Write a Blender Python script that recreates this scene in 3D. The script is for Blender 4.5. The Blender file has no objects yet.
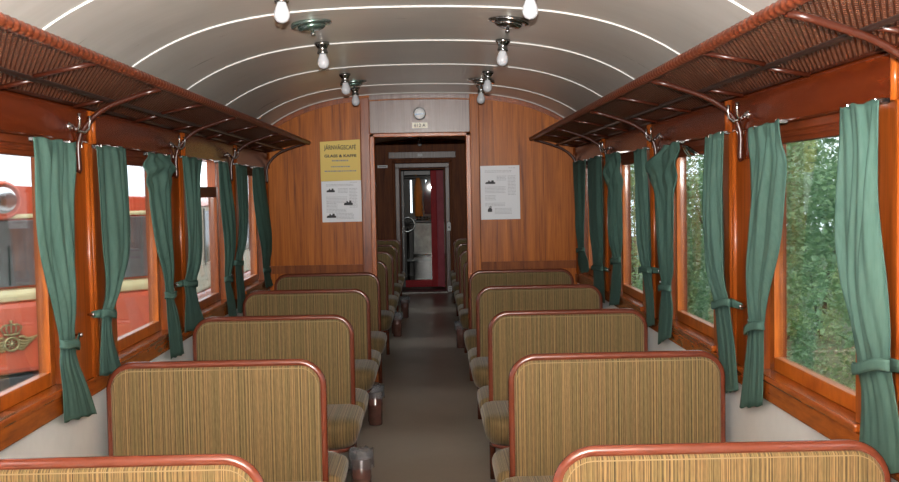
import bpy, math, random
from mathutils import Vector, Matrix
random.seed(7)
PI = math.pi
sc = bpy.context.scene
COL = sc.collection

# ------------------------------------------------------------------ mesh helper
class MB:
    def __init__(s):
        s.v = []; s.f = []; s.sm = []
    def add(s, vs, fs, smooth=False):
        o = len(s.v)
        s.v.extend([tuple(p) for p in vs])
        for f in fs:
            s.f.append(tuple(o + i for i in f)); s.sm.append(smooth)
        return s
    def box(s, x0, x1, y0, y1, z0, z1):
        x0, x1 = min(x0, x1), max(x0, x1); y0, y1 = min(y0, y1), max(y0, y1); z0, z1 = min(z0, z1), max(z0, z1)
        v = [(x0,y0,z0),(x1,y0,z0),(x1,y1,z0),(x0,y1,z0),(x0,y0,z1),(x1,y0,z1),(x1,y1,z1),(x0,y1,z1)]
        return s.add(v, [(3,2,1,0),(4,5,6,7),(0,1,5,4),(1,2,6,5),(2,3,7,6),(3,0,4,7)])
    def loft(s, rings, cap=True, closed=True, smooth=True):
        n = len(rings[0]); vs = [p for r in rings for p in r]; fs = []
        m = n if closed else n - 1
        for i in range(len(rings) - 1):
            for j in range(m):
                k = (j + 1) % n
                fs.append((i*n+j, i*n+k, (i+1)*n+k, (i+1)*n+j))
        s.add(vs, fs, smooth)
        if cap:
            o = len(s.v) - len(vs)
            s.f.append(tuple(o + j for j in reversed(range(n)))); s.sm.append(False)
            e = o + (len(rings) - 1) * n
            s.f.append(tuple(e + j for j in range(n))); s.sm.append(False)
        return s
    def tube(s, path, r, n=10, closed=False, cap=True):
        P = [Vector(p) for p in path]; N = len(P); rings = []
        rr = r if isinstance(r, (list, tuple)) else [r] * N
        up = None
        for i in range(N):
            if closed: t = (P[(i+1) % N] - P[i-1]).normalized()
            else: t = (P[min(i+1, N-1)] - P[max(i-1, 0)]).normalized()
            if up is None:
                a = Vector((0,0,1)) if abs(t.z) < .9 else Vector((0,1,0))
                up = (a - t * a.dot(t)).normalized()
            else:
                up = (up - t * up.dot(t)).normalized()
            b = t.cross(up)
            rings.append([tuple(P[i] + (up * math.cos(2*PI*k/n) + b * math.sin(2*PI*k/n)) * rr[i]) for k in range(n)])
        if closed:
            rings.append(rings[0]); return s.loft(rings, cap=False)
        return s.loft(rings, cap=cap)
    def lathe(s, prof, c, n=24, axis='z', flip=1):
        rings = []
        for r, h in prof:
            ring = []
            for k in range(n):
                a = 2*PI*k/n; u, w = max(r, 1e-4)*math.cos(a), max(r, 1e-4)*math.sin(a); h2 = h*flip
                if axis == 'z': p = (c[0]+u, c[1]+w, c[2]+h2)
                elif axis == 'y': p = (c[0]+u, c[1]+h2, c[2]+w)
                else: p = (c[0]+h2, c[1]+u, c[2]+w)
                ring.append(p)
            rings.append(ring)
        return s.loft(rings, cap=True)
    def prism(s, poly, a0, a1, plane='xz'):
        n = len(poly)
        def P(p, a):
            if plane == 'xz': return (p[0], a, p[1])
            if plane == 'yz': return (a, p[0], p[1])
            return (p[0], p[1], a)
        vs = [P(p, a0) for p in poly] + [P(p, a1) for p in poly]
        fs = [tuple(range(n)), tuple(reversed(range(n, 2*n)))]
        for i in range(n):
            j = (i+1) % n; fs.append((i, i+n, j+n, j))
        return s.add(vs, fs)
    def build(s, name, mat, parent=None, bevel=0, local=False, seg=2, fix=True):
        me = bpy.data.meshes.new(name)
        off = Vector((0,0,0))
        if parent is not None and not local:
            off = world_loc(parent)
        me.from_pydata([tuple(Vector(p) - off) for p in s.v], [], s.f)
        me.polygons.foreach_set('use_smooth', s.sm)
        me.materials.append(mat)
        if fix:
            import bmesh
            bm = bmesh.new(); bm.from_mesh(me)
            bmesh.ops.recalc_face_normals(bm, faces=bm.faces[:]); bm.to_mesh(me); bm.free()
        me.update()
        o = bpy.data.objects.new(name, me); COL.objects.link(o)
        if parent is not None: o.parent = parent
        if bevel:
            b = o.modifiers.new('bevel', 'BEVEL'); b.width = bevel; b.segments = seg; b.limit_method = 'ANGLE'
        return o

def world_loc(o):
    l = Vector((0,0,0))
    while o is not None:
        l += o.location; o = o.parent
    return l
def tag(o, label=None, cat=None, group=None, kind=None):
    if label: o['label'] = label
    if cat: o['category'] = cat
    if group: o['group'] = group
    if kind: o['kind'] = kind
    return o
def thing(name, loc, label, cat, group=None):
    o = bpy.data.objects.new(name, None); COL.objects.link(o); o.location = loc
    o.empty_display_size = .1
    return tag(o, label, cat, group)
def children(o): return [c for c in bpy.data.objects if c.parent == o]
def copy_tree(o, parent=None):
    kids = children(o)
    c = o.copy(); COL.objects.link(c)
    if parent is not None: c.parent = parent
    for k in kids: copy_tree(k, c)
    return c
def struct(name, mb, mat, bevel=0, label=None):
    o = mb.build(name, mat, bevel=bevel)
    return tag(o, label, None, None, 'structure')

# ------------------------------------------------------------------ materials
def nt(m):
    m.use_nodes = True
    return m.node_tree
def L(t, a, b): t.links.new(a, b)
def principled(name, col, rough=.5, metal=0, coat=0, spec=.5, coat_rough=.1):
    m = bpy.data.materials.new(name); t = nt(m); b = t.nodes['Principled BSDF']
    b.inputs['Base Color'].default_value = (*col, 1); b.inputs['Roughness'].default_value = rough
    b.inputs['Metallic'].default_value = metal; b.inputs['Coat Weight'].default_value = coat
    b.inputs['Coat Roughness'].default_value = coat_rough
    b.inputs['Specular IOR Level'].default_value = spec
    return m
def ramp(t, stops):
    r = t.nodes.new('ShaderNodeValToRGB'); e = r.color_ramp.elements
    while len(e) < len(stops): e.new(.5)
    for i, (p, c) in enumerate(stops):
        e[i].position = p; e[i].color = (*c, 1)
    return r
def coords(t, scale, kind='Object', off=(0,0,0)):
    tc = t.nodes.new('ShaderNodeTexCoord'); mp = t.nodes.new('ShaderNodeMapping')
    mp.inputs['Scale'].default_value = scale; mp.inputs['Location'].default_value = off
    L(t, tc.outputs[kind], mp.inputs['Vector'])
    return mp.outputs['Vector']
def noise(t, vec, scale, detail=4, rough=.55, dist=0):
    n = t.nodes.new('ShaderNodeTexNoise'); n.inputs['Scale'].default_value = scale
    n.inputs['Detail'].default_value = detail; n.inputs['Roughness'].default_value = rough
    n.inputs['Distortion'].default_value = dist
    L(t, vec, n.inputs['Vector']); return n
def bump(t, val, b, strength=.2, dist=.01):
    n = t.nodes.new('ShaderNodeBump'); n.inputs['Strength'].default_value = strength; n.inputs['Distance'].default_value = dist
    L(t, val, n.inputs['Height']); L(t, n.outputs['Normal'], b.inputs['Normal'])
def wood(name, dark, mid, light, scale=(9, 9, .7), rough=.35, coat=.6, coat_rough=.12, off=(0,0,0), spec=.25):
    m = principled(name, mid, rough, coat=coat*.2, coat_rough=coat_rough, spec=spec); t = nt(m); b = t.nodes['Principled BSDF']
    v = coords(t, scale, off=off)
    n1 = noise(t, v, 2.2, 6, .6, 1.2)
    v2 = coords(t, (scale[0]*7, scale[1]*7, scale[2]*3.0), off=off)
    n2 = noise(t, v2, 3, 3, .6)
    mx = t.nodes.new('ShaderNodeMath'); mx.operation = 'MULTIPLY_ADD'
    L(t, n2.outputs['Fac'], mx.inputs[0]); mx.inputs[1].default_value = .45
    ad = t.nodes.new('ShaderNodeMath'); ad.operation = 'MULTIPLY'; ad.inputs[1].default_value = .62
    L(t, n1.outputs['Fac'], ad.inputs[0]); L(t, ad.outputs[0], mx.inputs[2])
    r = ramp(t, [(.36, dark), (.52, mid), (.68, light)])
    L(t, mx.outputs[0], r.inputs['Fac']); L(t, r.outputs['Color'], b.inputs['Base Color'])
    bump(t, n1.outputs['Fac'], b, .05, .01)
    return m
def mottled(name, c1, c2, scale, rough=.5, metal=0, coat=0, strength=.1, spec=.5):
    m = principled(name, c1, rough, metal, coat, spec); t = nt(m); b = t.nodes['Principled BSDF']
    n = noise(t, coords(t, (1,1,1)), scale, 5, .6)
    r = ramp(t, [(.35, c1), (.65, c2)])
    L(t, n.outputs['Fac'], r.inputs['Fac']); L(t, r.outputs['Color'], b.inputs['Base Color'])
    if strength: bump(t, n.outputs['Fac'], b, strength, .005)
    return m

M = {}
M['panel_wood'] = wood('panel_wood', (.10,.020,.002), (.31,.082,.007), (.46,.138,.015), (7,7,.28), .33, 0, .16, spec=.14)
M['pillar_wood'] = wood('pillar_wood', (.095,.018,.003), (.20,.042,.005), (.28,.065,.008), (6,6,.5), .3, .6, .1)
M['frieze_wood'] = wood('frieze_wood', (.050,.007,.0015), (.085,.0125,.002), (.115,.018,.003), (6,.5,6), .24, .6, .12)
M['rail_wood'] = wood('rail_wood', (.06,.010,.002), (.11,.019,.003), (.15,.028,.004), (6,.5,6), .55, 0, .12)  # window top rail: shade of its recess is put into this darker colour
M['sash_wood'] = wood('sash_wood', (.20,.040,.004), (.34,.078,.008), (.44,.115,.012), (8,1.2,1.2), .3, .6, .1)
M['ledge_wood'] = wood('ledge_wood', (.12,.024,.004), (.22,.048,.006), (.30,.07,.009), (6,.5,6), .25, .7, .1)
M['header_wood'] = wood('header_wood', (.085,.045,.036), (.14,.088,.075), (.185,.128,.112), (10,10,.4), .3, .7, .25)  # greyed wood: the sheen of reflected light is put into its colour
M['dark_wood'] = wood('dark_wood', (.075,.018,.004), (.17,.044,.008), (.24,.070,.013), (7,7,.5), .45, 0, .15, spec=.12)
M['rack_wood'] = principled('rack_wood', (.034,.007,.003), .28, spec=.35)
M['rack_rod'] = principled('rack_rod', (.016,.007,.005), .35)
M['cane'] = mottled('cane', (.045,.013,.006), (.085,.028,.013), 60, .28, strength=0)
M['roll'] = mottled('roll', (.062,.013,.005), (.095,.021,.008), 30, .34, strength=.05)
M['red_tube'] = mottled('red_tube', (.115,.026,.012), (.135,.031,.015), 14, .24, coat=.15, strength=0)
def ceiling_mat():
    m = principled('ceiling_paint', (.6,.57,.53), .3); t = nt(m); b = t.nodes['Principled BSDF']
    n = noise(t, coords(t, (.8, 9, .8)), 1.5, 5, .6); n2 = noise(t, coords(t, (1,1,1)), 2.2, 3, .5)
    mx = t.nodes.new('ShaderNodeMath'); mx.operation = 'MULTIPLY_ADD'; mx.inputs[1].default_value = .6
    L(t, n2.outputs['Fac'], mx.inputs[0]); L(t, n.outputs['Fac'], mx.inputs[2])
    r = ramp(t, [(.40, (.46,.425,.38)), (1.20, (.56,.525,.485))]); L(t, mx.outputs[0], r.inputs['Fac']); L(t, r.outputs['Color'], b.inputs['Base Color'])
    r2 = ramp(t, [(.3, (.27,.27,.27)), (.7, (.34,.34,.34))]); L(t, n.outputs['Fac'], r2.inputs['Fac']); L(t, r2.outputs['Color'], b.inputs['Roughness'])
    bump(t, n2.outputs['Fac'], b, .05, .02)
    return m
M['ceiling'] = ceiling_mat()
M['bead'] = principled('bead', (.78,.77,.74), .25, coat=.4)
M['wall_grey'] = mottled('wall_lino', (.66,.66,.64), (.72,.72,.70), 6, .5, strength=.03)
M['chrome'] = principled('chrome', (.72,.72,.74), .14, metal=1)
M['dark_chrome'] = mottled('dark_chrome', (.30,.31,.31), (.48,.48,.47), 40, .2, metal=1, strength=0)
M['green_chrome'] = mottled('verdigris_chrome', (.16,.30,.25), (.42,.46,.44), 30, .25, metal=.9, strength=0)
M['opal'] = principled('opal', (.50,.51,.54), .12)
M['dark_metal'] = principled('dark_metal', (.035,.028,.025), .4, metal=.4)
M['bin_brown'] = mottled('bin_enamel', (.095,.040,.030), (.13,.055,.042), 20, .22, coat=.7, strength=0)
M['paper_white'] = principled('paper_white', (.74,.76,.80), .6)
M['paper_yellow'] = principled('paper_yellow', (.70,.52,.13), .6)
M['ink'] = principled('ink', (.03,.03,.035), .7)
M['ink_grey'] = principled('ink_grey', (.22,.23,.26), .7)
M['black'] = principled('black', (.012,.012,.012), .35)
M['enamel_white'] = principled('enamel_white', (.93,.94,.95), .4)
M['face_white'] = principled('face_white', (.95,.96,.97), .6, spec=.2)
M['enamel_blue'] = principled('enamel_blue', (.04,.18,.36), .3)
M['door_red'] = mottled('door_red', (.42,.012,.020), (.48,.016,.026), 6, .5, strength=0, spec=.2)
M['door_maroon'] = mottled('door_maroon', (.36,.030,.055), (.42,.042,.075), 6, .45, strength=0, spec=.25)
M['steel'] = mottled('brushed_steel', (.13,.125,.115), (.22,.21,.195), 8, .42, metal=.6, strength=.05)
M['orange_cloth'] = principled('orange_cloth', (.85,.27,.03), .8)
M['purple_cloth'] = principled('purple_cloth', (.20,.08,.11), .8)
M['car_red'] = mottled('coach_red', (.62,.095,.045), (.68,.125,.06), 2, .3, coat=.5, strength=0)
M['car_cream'] = mottled('coach_cream', (.80,.68,.36), (.84,.74,.44), 2, .35, coat=.3, strength=0)
M['car_pale'] = mottled('coach_pale', (.68,.62,.46), (.74,.69,.54), 2, .4, strength=0)
M['car_glass'] = mottled('coach_glass', (.10,.085,.08), (.16,.15,.15), 3, .12, strength=0)
M['brass'] = mottled('brass', (.34,.26,.11), (.50,.40,.20), 60, .35, metal=.75, strength=0)
M['gravel'] = mottled('ballast', (.36,.34,.31), (.50,.47,.44), 14, .9, strength=.6)
M['rubber'] = principled('rubber', (.05,.05,.055), .7)
M['rail_steel'] = principled('rail_steel', (.25,.16,.11), .5, metal=.6)
M['stem'] = principled('stem', (.10,.07,.045), .8)

def fabric():
    m = principled('striped_moquette', (.3,.2,.1), .85, spec=.25); t = nt(m); b = t.nodes['Principled BSDF']
    b.inputs['Sheen Weight'].default_value = .2; b.inputs['Sheen Roughness'].default_value = .4
    tc = t.nodes.new('ShaderNodeTexCoord'); sx = t.nodes.new('ShaderNodeSeparateXYZ')
    oi = t.nodes.new('ShaderNodeObjectInfo')
    L(t, tc.outputs['Object'], sx.inputs[0])
    def n1(scale, det):
        n = t.nodes.new('ShaderNodeTexNoise'); n.noise_dimensions = '1D'
        n.inputs['Scale'].default_value = scale; n.inputs['Detail'].default_value = det; n.inputs['Roughness'].default_value = .6
        ad = t.nodes.new('ShaderNodeMath'); ad.operation = 'MULTIPLY_ADD'; ad.inputs[1].default_value = 3.0
        L(t, oi.outputs['Random'], ad.inputs[0]); L(t, sx.outputs['X'], ad.inputs[2])
        L(t, ad.outputs[0], n.inputs['W']); return n
    a = n1(150, 2); c = n1(340, 1); d = n1(26, 1)
    mx = t.nodes.new('ShaderNodeMath'); mx.operation = 'MULTIPLY_ADD'; mx.inputs[1].default_value = .5
    m2 = t.nodes.new('ShaderNodeMath'); m2.operation = 'MULTIPLY'; m2.inputs[1].default_value = .5
    L(t, c.outputs['Fac'], m2.inputs[0]); L(t, a.outputs['Fac'], mx.inputs[0]); L(t, m2.outputs[0], mx.inputs[2])
    # short breaks of the pile along the stripe
    vn = noise(t, coords(t, (260, 40, 30)), 1, 2, .5)
    m3 = t.nodes.new('ShaderNodeMath'); m3.operation = 'MULTIPLY_ADD'; m3.inputs[1].default_value = .16
    L(t, vn.outputs['Fac'], m3.inputs[0]); L(t, mx.outputs[0], m3.inputs[2])
    r = ramp(t, [(.38, (.040,.026,.012)), (.48, (.082,.053,.023)), (.57, (.150,.098,.042)), (.66, (.235,.155,.068)), (.80, (.29,.195,.092))])
    L(t, m3.outputs[0], r.inputs['Fac'])
    tint = t.nodes.new('ShaderNodeMixRGB'); tint.blend_type = 'MULTIPLY'
    r2 = ramp(t, [(.40, (.80,.86,.80)), (.60, (1.0,.98,.95))])
    L(t, d.outputs['Fac'], r2.inputs['Fac']); tint.inputs[0].default_value = 1
    L(t, r.outputs['Color'], tint.inputs[1]); L(t, r2.outputs['Color'], tint.inputs[2])
    L(t, tint.outputs['Color'], b.inputs['Base Color'])
    bump(t, m3.outputs[0], b, .25, .004)
    return m
M['fabric'] = fabric()
M['piping'] = principled('piping', (.20,.14,.065), .8)

def floor_mat():
    m = principled('linoleum', (.1,.08,.06), .3, spec=.4); t = nt(m); b = t.nodes['Principled BSDF']
    n = noise(t, coords(t, (1,1,1)), 1.6, 6, .6); n2 = noise(t, coords(t, (1,1,1)), 60, 3, .7)
    mx = t.nodes.new('ShaderNodeMath'); mx.operation = 'MULTIPLY_ADD'; mx.inputs[1].default_value = .3
    L(t, n2.outputs['Fac'], mx.inputs[0]); L(t, n.outputs['Fac'], mx.inputs[2])
    r = ramp(t, [(.25, (.41,.345,.275)), (1.0, (.54,.46,.375))])
    L(t, mx.outputs[0], r.inputs['Fac']); L(t, r.outputs['Color'], b.inputs['Base Color'])
    return m
M['floor'] = floor_mat()

def glass_mat(name, tint=(.95,.97,.97), refl=1.0):
    m = bpy.data.materials.new(name); t = nt(m); t.nodes.clear()
    o = t.nodes.new('ShaderNodeOutputMaterial'); tr = t.nodes.new('ShaderNodeBsdfTransparent'); gl = t.nodes.new('ShaderNodeBsdfGlossy')
    gl.inputs['Roughness'].default_value = .02
    tr.inputs['Color'].default_value = (*tint, 1)
    fr = t.nodes.new('ShaderNodeFresnel'); fr.inputs['IOR'].default_value = 1.45
    mu = t.nodes.new('ShaderNodeMath'); mu.operation = 'MULTIPLY'; mu.inputs[1].default_value = refl
    mx = t.nodes.new('ShaderNodeMixShader')
    L(t, fr.outputs[0], mu.inputs[0]); L(t, mu.outputs[0], mx.inputs[0])
    L(t, tr.outputs[0], mx.inputs[1]); L(t, gl.outputs[0], mx.inputs[2]); L(t, mx.outputs[0], o.inputs[0])
    return m
M['glass'] = glass_mat('window_glass', refl=.55)
def bag_mat():
    m = glass_mat('bag_film', (.80,.80,.82), 2.4); t = nt(m)
    g = [n for n in t.nodes if n.type == 'BSDF_GLOSSY'][0]; g.inputs['Roughness'].default_value = .18
    n = noise(t, coords(t, (1,1,1)), 45, 3, .6)
    df = t.nodes.new('ShaderNodeBsdfDiffuse'); df.inputs['Color'].default_value = (.75,.76,.80,1)
    o = [q for q in t.nodes if q.type == 'OUTPUT_MATERIAL'][0]; prev = o.inputs[0].links[0].from_socket
    m2 = t.nodes.new('ShaderNodeMixShader'); m2.inputs[0].default_value = .14; L(t, prev, m2.inputs[1]); L(t, df.outputs[0], m2.inputs[2]); L(t, m2.outputs[0], o.inputs[0])
    b = t.nodes.new('ShaderNodeBump'); b.inputs['Strength'].default_value = .9; b.inputs['Distance'].default_value = .02
    L(t, n.outputs['Fac'], b.inputs['Height']); L(t, b.outputs['Normal'], g.inputs['Normal'])
    return m
M['bag'] = bag_mat()
def cloth_mat():
    m = bpy.data.materials.new('green_cotton'); t = nt(m); b = t.nodes['Principled BSDF']
    o = t.nodes['Material Output']
    n = noise(t, coords(t, (30, 30, 4)), 3, 4, .6)
    r = ramp(t, [(.35, (.048,.100,.080)), (.65, (.070,.130,.107))])
    L(t, n.outputs['Fac'], r.inputs['Fac']); L(t, r.outputs['Color'], b.inputs['Base Color'])
    b.inputs['Roughness'].default_value = .85; b.inputs['Specular IOR Level'].default_value = .15
    tl = t.nodes.new('ShaderNodeBsdfTranslucent'); tl.inputs['Color'].default_value = (.11,.23,.18,1)
    mx = t.nodes.new('ShaderNodeMixShader'); mx.inputs[0].default_value = .22
    L(t, b.outputs[0], mx.inputs[1]); L(t, tl.outputs[0], mx.inputs[2]); L(t, mx.outputs[0], o.inputs[0])
    n2 = noise(t, coords(t, (500, 500, 500)), 1, 2)
    bump(t, n2.outputs['Fac'], b, .1, .002)
    return m
M['curtain'] = cloth_mat()
def leaf_mat(name, c1, c2, c3):
    m = principled(name, c1, .33, spec=.6); t = nt(m); b = t.nodes['Principled BSDF']; o = t.nodes['Material Output']
    v = coords(t, (1,1,1)); n = noise(t, v, 9, 3, .7)
    r = ramp(t, [(.32, c1), (.52, c2), (.74, c3)]); L(t, n.outputs['Fac'], r.inputs['Fac']); L(t, r.outputs['Color'], b.inputs['Base Color'])
    tl = t.nodes.new('ShaderNodeBsdfTranslucent'); L(t, r.outputs['Color'], tl.inputs['Color'])
    mx = t.nodes.new('ShaderNodeMixShader'); mx.inputs[0].default_value = .3
    L(t, b.outputs[0], mx.inputs[1]); L(t, tl.outputs[0], mx.inputs[2]); L(t, mx.outputs[0], o.inputs[0])
    return m
M['leaf'] = leaf_mat('leaf', (.10,.20,.10), (.20,.35,.17), (.40,.56,.27))
M['leaf_yellow'] = leaf_mat('leaf_yellow', (.13,.25,.11), (.28,.44,.18), (.54,.62,.24))

# ------------------------------------------------------------------ layout
BAY = 1.61
P = [2.82 + BAY*k for k in range(-4, 5)]        # pillar lines of the saloon (last = partition)
PART = 9.28                                       # wooden partition
FAR = 17.4                                        # far partition of the second compartment
END = 21.0
BACK = -3.66
RC, ZC = 3.41, 2.612
def arch(x): return 2.62 - .0406*x*x - .0627*x**4
ARX = [-1.5 + 3.0*i/44 for i in range(45)]

# floor, ceiling, walls -------------------------------------------------------
struct('floor', MB().box(-1.52, 1.54, BACK, END, -.06, 0), M['floor'])
mb = MB(); ys = [BACK + (END-BACK)*j/60 for j in range(61)]
mb.loft([[(x, y, arch(x)) for x in ARX] for y in ys], cap=False, closed=False)
mb.loft([[(x, y, arch(x)+.05) for x in ARX] for y in (BACK, END)], cap=False, closed=False)
ceil = struct('ceiling', mb, M['ceiling'])
for y in (-2.0, -.8, .4, 1.55, 2.69, 3.82, 4.945, 6.043, 7.17, 8.45, 9.2, 10.9, 12.5, 14.1, 15.7):
    b = MB(); xs = [-1.40 + 2.8*i/48 for i in range(49)]
    b.loft([[(x, y + .011*math.cos(a), arch(x) + .002 - .009*math.sin(a)) for a in [PI*k/6 for k in range(7)]] for x in xs], cap=False, closed=False)
    tag(b.build('bead', M['bead'], ceil), 'white half-round bead across the ceiling')

WZ0, WZ1 = .985, 1.965
def bays():
    out = []
    for k in range(8): out.append((P[k]+.33, P[k]+1.28))
    out += [(11.25, 12.15), (14.45, 15.35)]
    return out
BAYS = bays()
trim_n = [0]
def trim(mb, mat, bevel=0, label=None):
    trim_n[0] += 1
    return struct('trim_%d' % trim_n[0], mb, mat, bevel, label)
for side, s in (('left', -1), ('right', 1)):
    w = MB().box(s*1.39, s*1.50, BACK, END, 0, .955)
    struct('wall_'+side, w, M['wall_grey'], label='pale grey lower wall below the %s windows' % side)
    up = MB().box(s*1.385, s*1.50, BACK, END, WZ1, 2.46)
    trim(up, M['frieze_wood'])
    ypos = [BACK] + [v for b in BAYS for v in b] + [END]
    for i in range(0, len(ypos), 2):
        trim(MB().box(s*1.385, s*1.50, ypos[i], ypos[i+1], .955, WZ1), M['pillar_wood'])
    trim(MB().box(s*1.368, s*1.392, BACK, PART-.002, .885, .957), M['ledge_wood'], .004)         # apron
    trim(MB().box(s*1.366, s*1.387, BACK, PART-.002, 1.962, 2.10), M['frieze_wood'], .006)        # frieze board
    trim(MB().box(s*1.372, s*1.392, BACK, PART-.002, 0, .09), M['dark_wood'], .004)
    for p in P[3:]:
        m_ = MB()
        for dy in ((-.022, .022) if p < 9 else (-.05,)):
            m_.tube([(s*1.384, p+dy, .957), (s*1.384, p+dy, 1.962)], .0145, 12)
            m_.tube([(s*1.366, p+dy, 1.962), (s*1.366, p+dy, 2.10)], .013, 12)
        trim(m_, M['pillar_wood'])
        # rounded tongue below the frieze
        cy = p - .2; poly = [(cy-.13, 1.985), (cy-.085, 1.93)]
        poly += [(cy - .062*math.cos(a), 1.885 - .045*math.sin(a)) for a in [PI*k/8 for k in range(9)]]
        poly += [(cy+.085, 1.93), (cy+.13, 1.985)]
        trim(MB().prism(poly, s*1.371, s*1.388, 'yz'), M['frieze_wood'], .004)
    # second compartment: plain dark veneer over everything
    trim(MB().box(s*1.372, s*1.384, PART+.06, 11.2, .0, 2.32), M['dark_wood'])
    trim(MB().box(s*1.372, s*1.384, 12.2, 14.4, .0, 2.32), M['dark_wood'])
    trim(MB().box(s*1.372, s*1.384, 15.4, FAR, .0, 2.32), M['dark_wood'])

win_n = 0
for side, s in (('left', -1), ('right', 1)):
    for i, (a, b) in enumerate(BAYS):
        win_n += 1
        drop = .175 if (side == 'left' and i == 6) else 0
        z0, z1 = WZ0 - drop*.0, WZ1 - drop
        f = MB()
        f.box(s*1.432, s*1.468, a, a+.052, z0, z1); f.box(s*1.432, s*1.468, b-.052, b, z0, z1)
        f.box(s*1.432, s*1.468, a+.052, b-.052, z0, z0+.055)
        w = f.build('window_%d' % win_n, M['sash_wood'] if not drop else M['pillar_wood'], bevel=.003)
        tag(w, '%s window in varnished wooden sash%s' % (side, ', top lowered a little' if drop else ''), kind='structure')
        tr_ = MB().box(s*1.431, s*1.469, a+.052, b-.052, z1-.072, z1)
        if not drop: tr_.box(s*1.420, s*1.431, a, b, z1-.030, z1).box(s*1.424, s*1.431, a+.01, b-.01, z1-.054, z1-.038)
        tr_.build('top_rail', M['rail_wood'], w, bevel=.003)
        if drop:
            h = MB().box(s*1.44, s*1.50, a, a+.03, z1, WZ1).box(s*1.44, s*1.50, b-.03, b, z1, WZ1)
            h.build('guide', M['pillar_wood'], w)
            MB().tube([(s*1.432, a+.3, z1-.06), (s*1.415, a+.3, z1-.075), (s*1.412, a+.3, z1-.055)], .006, 8).build('handle', M['chrome'], w)
        MB().box(s*1.450, s*1.454, a+.048, b-.048, z0+.05, z1-.068).build('pane', M['glass'], w)
        if side == 'right' and i == 5:
            for dy in (.0, .045):
                y0 = (a+b)/2 + .02 + dy
                MB().tube([(s*(1.432 - .05*math.sin(t)), y0 - .09 + .18*t/PI, z1 - .075 + .05*math.sin(t)) for t in [PI*k/14 for k in range(15)]], .006, 8).build('handle', M['chrome'], w)
        if i < 8:
            lg = MB().box(s*1.361, s*1.47, a-.045, b+.045, .957, .985)
            lg.build('ledge', M['ledge_wood'], w, bevel=.008)
        if side == 'left' and i == 4:
            MB().box(s*1.372, s*1.412, 3.42, 3.55, .985, .992).build('catch_plate', M['chrome'], w, bevel=.002)
        if side == 'right' and i == 5:
            MB().box(s*1.424, s*1.434, 4.78, 4.80, 1.0, 1.04).build('catch', M['chrome'], w, bevel=.002)

# partition -------------------------------------------------------------------
def arc_poly(x0, x1, z0, dz=0, n=14):
    top = [(x0 + (x1-x0)*i/n, arch(x0 + (x1-x0)*i/n) + dz) for i in range(n+1)]
    return [(x0, z0)] + [(x1, z0)] + top[::-1]
def partition(y0, y1, xl, xr, zt, name, mat):
    m_ = MB()
    m_.prism(arc_poly(-1.39, xl, 0, .02), y0, y1); m_.prism(arc_poly(xr, 1.418, 0, .02), y0, y1)
    m_.prism(arc_poly(xl, xr, zt, .02), y0, y1)
    return struct(name, m_, mat)
partition(PART, PART+.05, -.455, .455, 2.26, 'wall_front', M['panel_wood'])
for s in (-1, 1):
    trim(MB().prism(arc_poly(s*.455 if s > 0 else -.535, .535 if s > 0 else -.455, 0, -.02), PART-.016, PART), M['pillar_wood' if s < 0 else 'panel_wood'], .004)
    jx = (s*.412, s*.457)
    trim(MB().box(jx[0], jx[1], PART-.03, PART+.07, 0, 2.262), M['sash_wood'], .006)
trim(MB().box(-.457, .457, PART-.03, PART+.07, 2.228, 2.262), M['sash_wood'], .006)
trim(MB().prism(arc_poly(-.452, .452, 2.264, -.055), PART-.012, PART), M['header_wood'], .003)
for (x0, x1, mt) in ((-1.385, -.54, 'pillar_wood'), (-.452, .452, 'header_wood'), (.54, 1.415, 'pillar_wood')):
    xs = [x0 + (x1-x0)*i/16 for i in range(17)]
    m_ = MB().prism([(x, arch(x)-.045) for x in xs] + [(x, arch(x)-.002) for x in xs[::-1]], PART-.014, PART)
    trim(m_, M[mt])
trim(MB().box(-1.38, -.54, PART-.008, PART, 1.008, 1.08), M['dark_wood'])
trim(MB().box(.54, 1.41, PART-.008, PART, 1.008, 1.08), M['dark_wood'])
for s in (-1, 1):
    for a_, b_ in ((.535, .541),):
        trim(MB().box(s*a_, s*b_, PART-.01, PART, 0, 2.5), M['dark_wood'])

# far partition and door --------------------------------------------------------
partition(FAR, FAR+.05, -.455, .345, 2.145, 'wall_far', M['dark_wood'])
fr = MB(); fr.box(-.52, -.44, FAR-.03, FAR+.06, 0, 2.145); fr.box(.33, .41, FAR-.03, FAR+.06, 0, 2.145); fr.box(-.52, .41, FAR-.03, FAR+.06, 2.135, 2.22)
trim(fr, M['header_wood'], .012)
fr = MB(); fr.box(-.56, -.515, FAR-.045, FAR, 0, 2.26); fr.box(.405, .45, FAR-.045, FAR, 0, 2.26); fr.box(-.56, .45, FAR-.045, FAR, 2.22, 2.27)
trim(fr, M['dark_wood'], .01)
trim(MB().box(-.62, .52, FAR-.02, FAR, 2.30, 2.41), M['header_wood'], .006)
trim(MB().box(-.455, .345, FAR-.04, FAR+.55, .0, .018), M['steel'])
DY = FAR + .55
partition(DY+.03, DY+.07, -.44, .32, 2.12, 'wall_cab', M['dark_wood'])
d = MB(); d.box(.085, .185, DY, DY+.04, .05, 2.10); d.box(-.385, .085, DY, DY+.04, .05, .175)
door = struct('door_1', d, M['door_red'], .006)
d = MB(); d.box(-.43, -.385, DY, DY+.04, .05, 2.10); d.box(-.385, .085, DY, DY+.04, 2.02, 2.10); d.build('frame', M['black'], door, bevel=.006)
d = MB(); d.box(.185, .31, DY+.004, DY+.03, .05, 2.10); d.build('side_panel', M['door_maroon'], door, bevel=.004)
MB().box(-.387, .087, DY+.018, DY+.022, .17, 2.03).build('pane', M['glass'], door)
MB().box(-.36, .085, DY+.03, DY+.05, .50, .545).build('push_bar', M['black'], door, bevel=.004)
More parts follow.
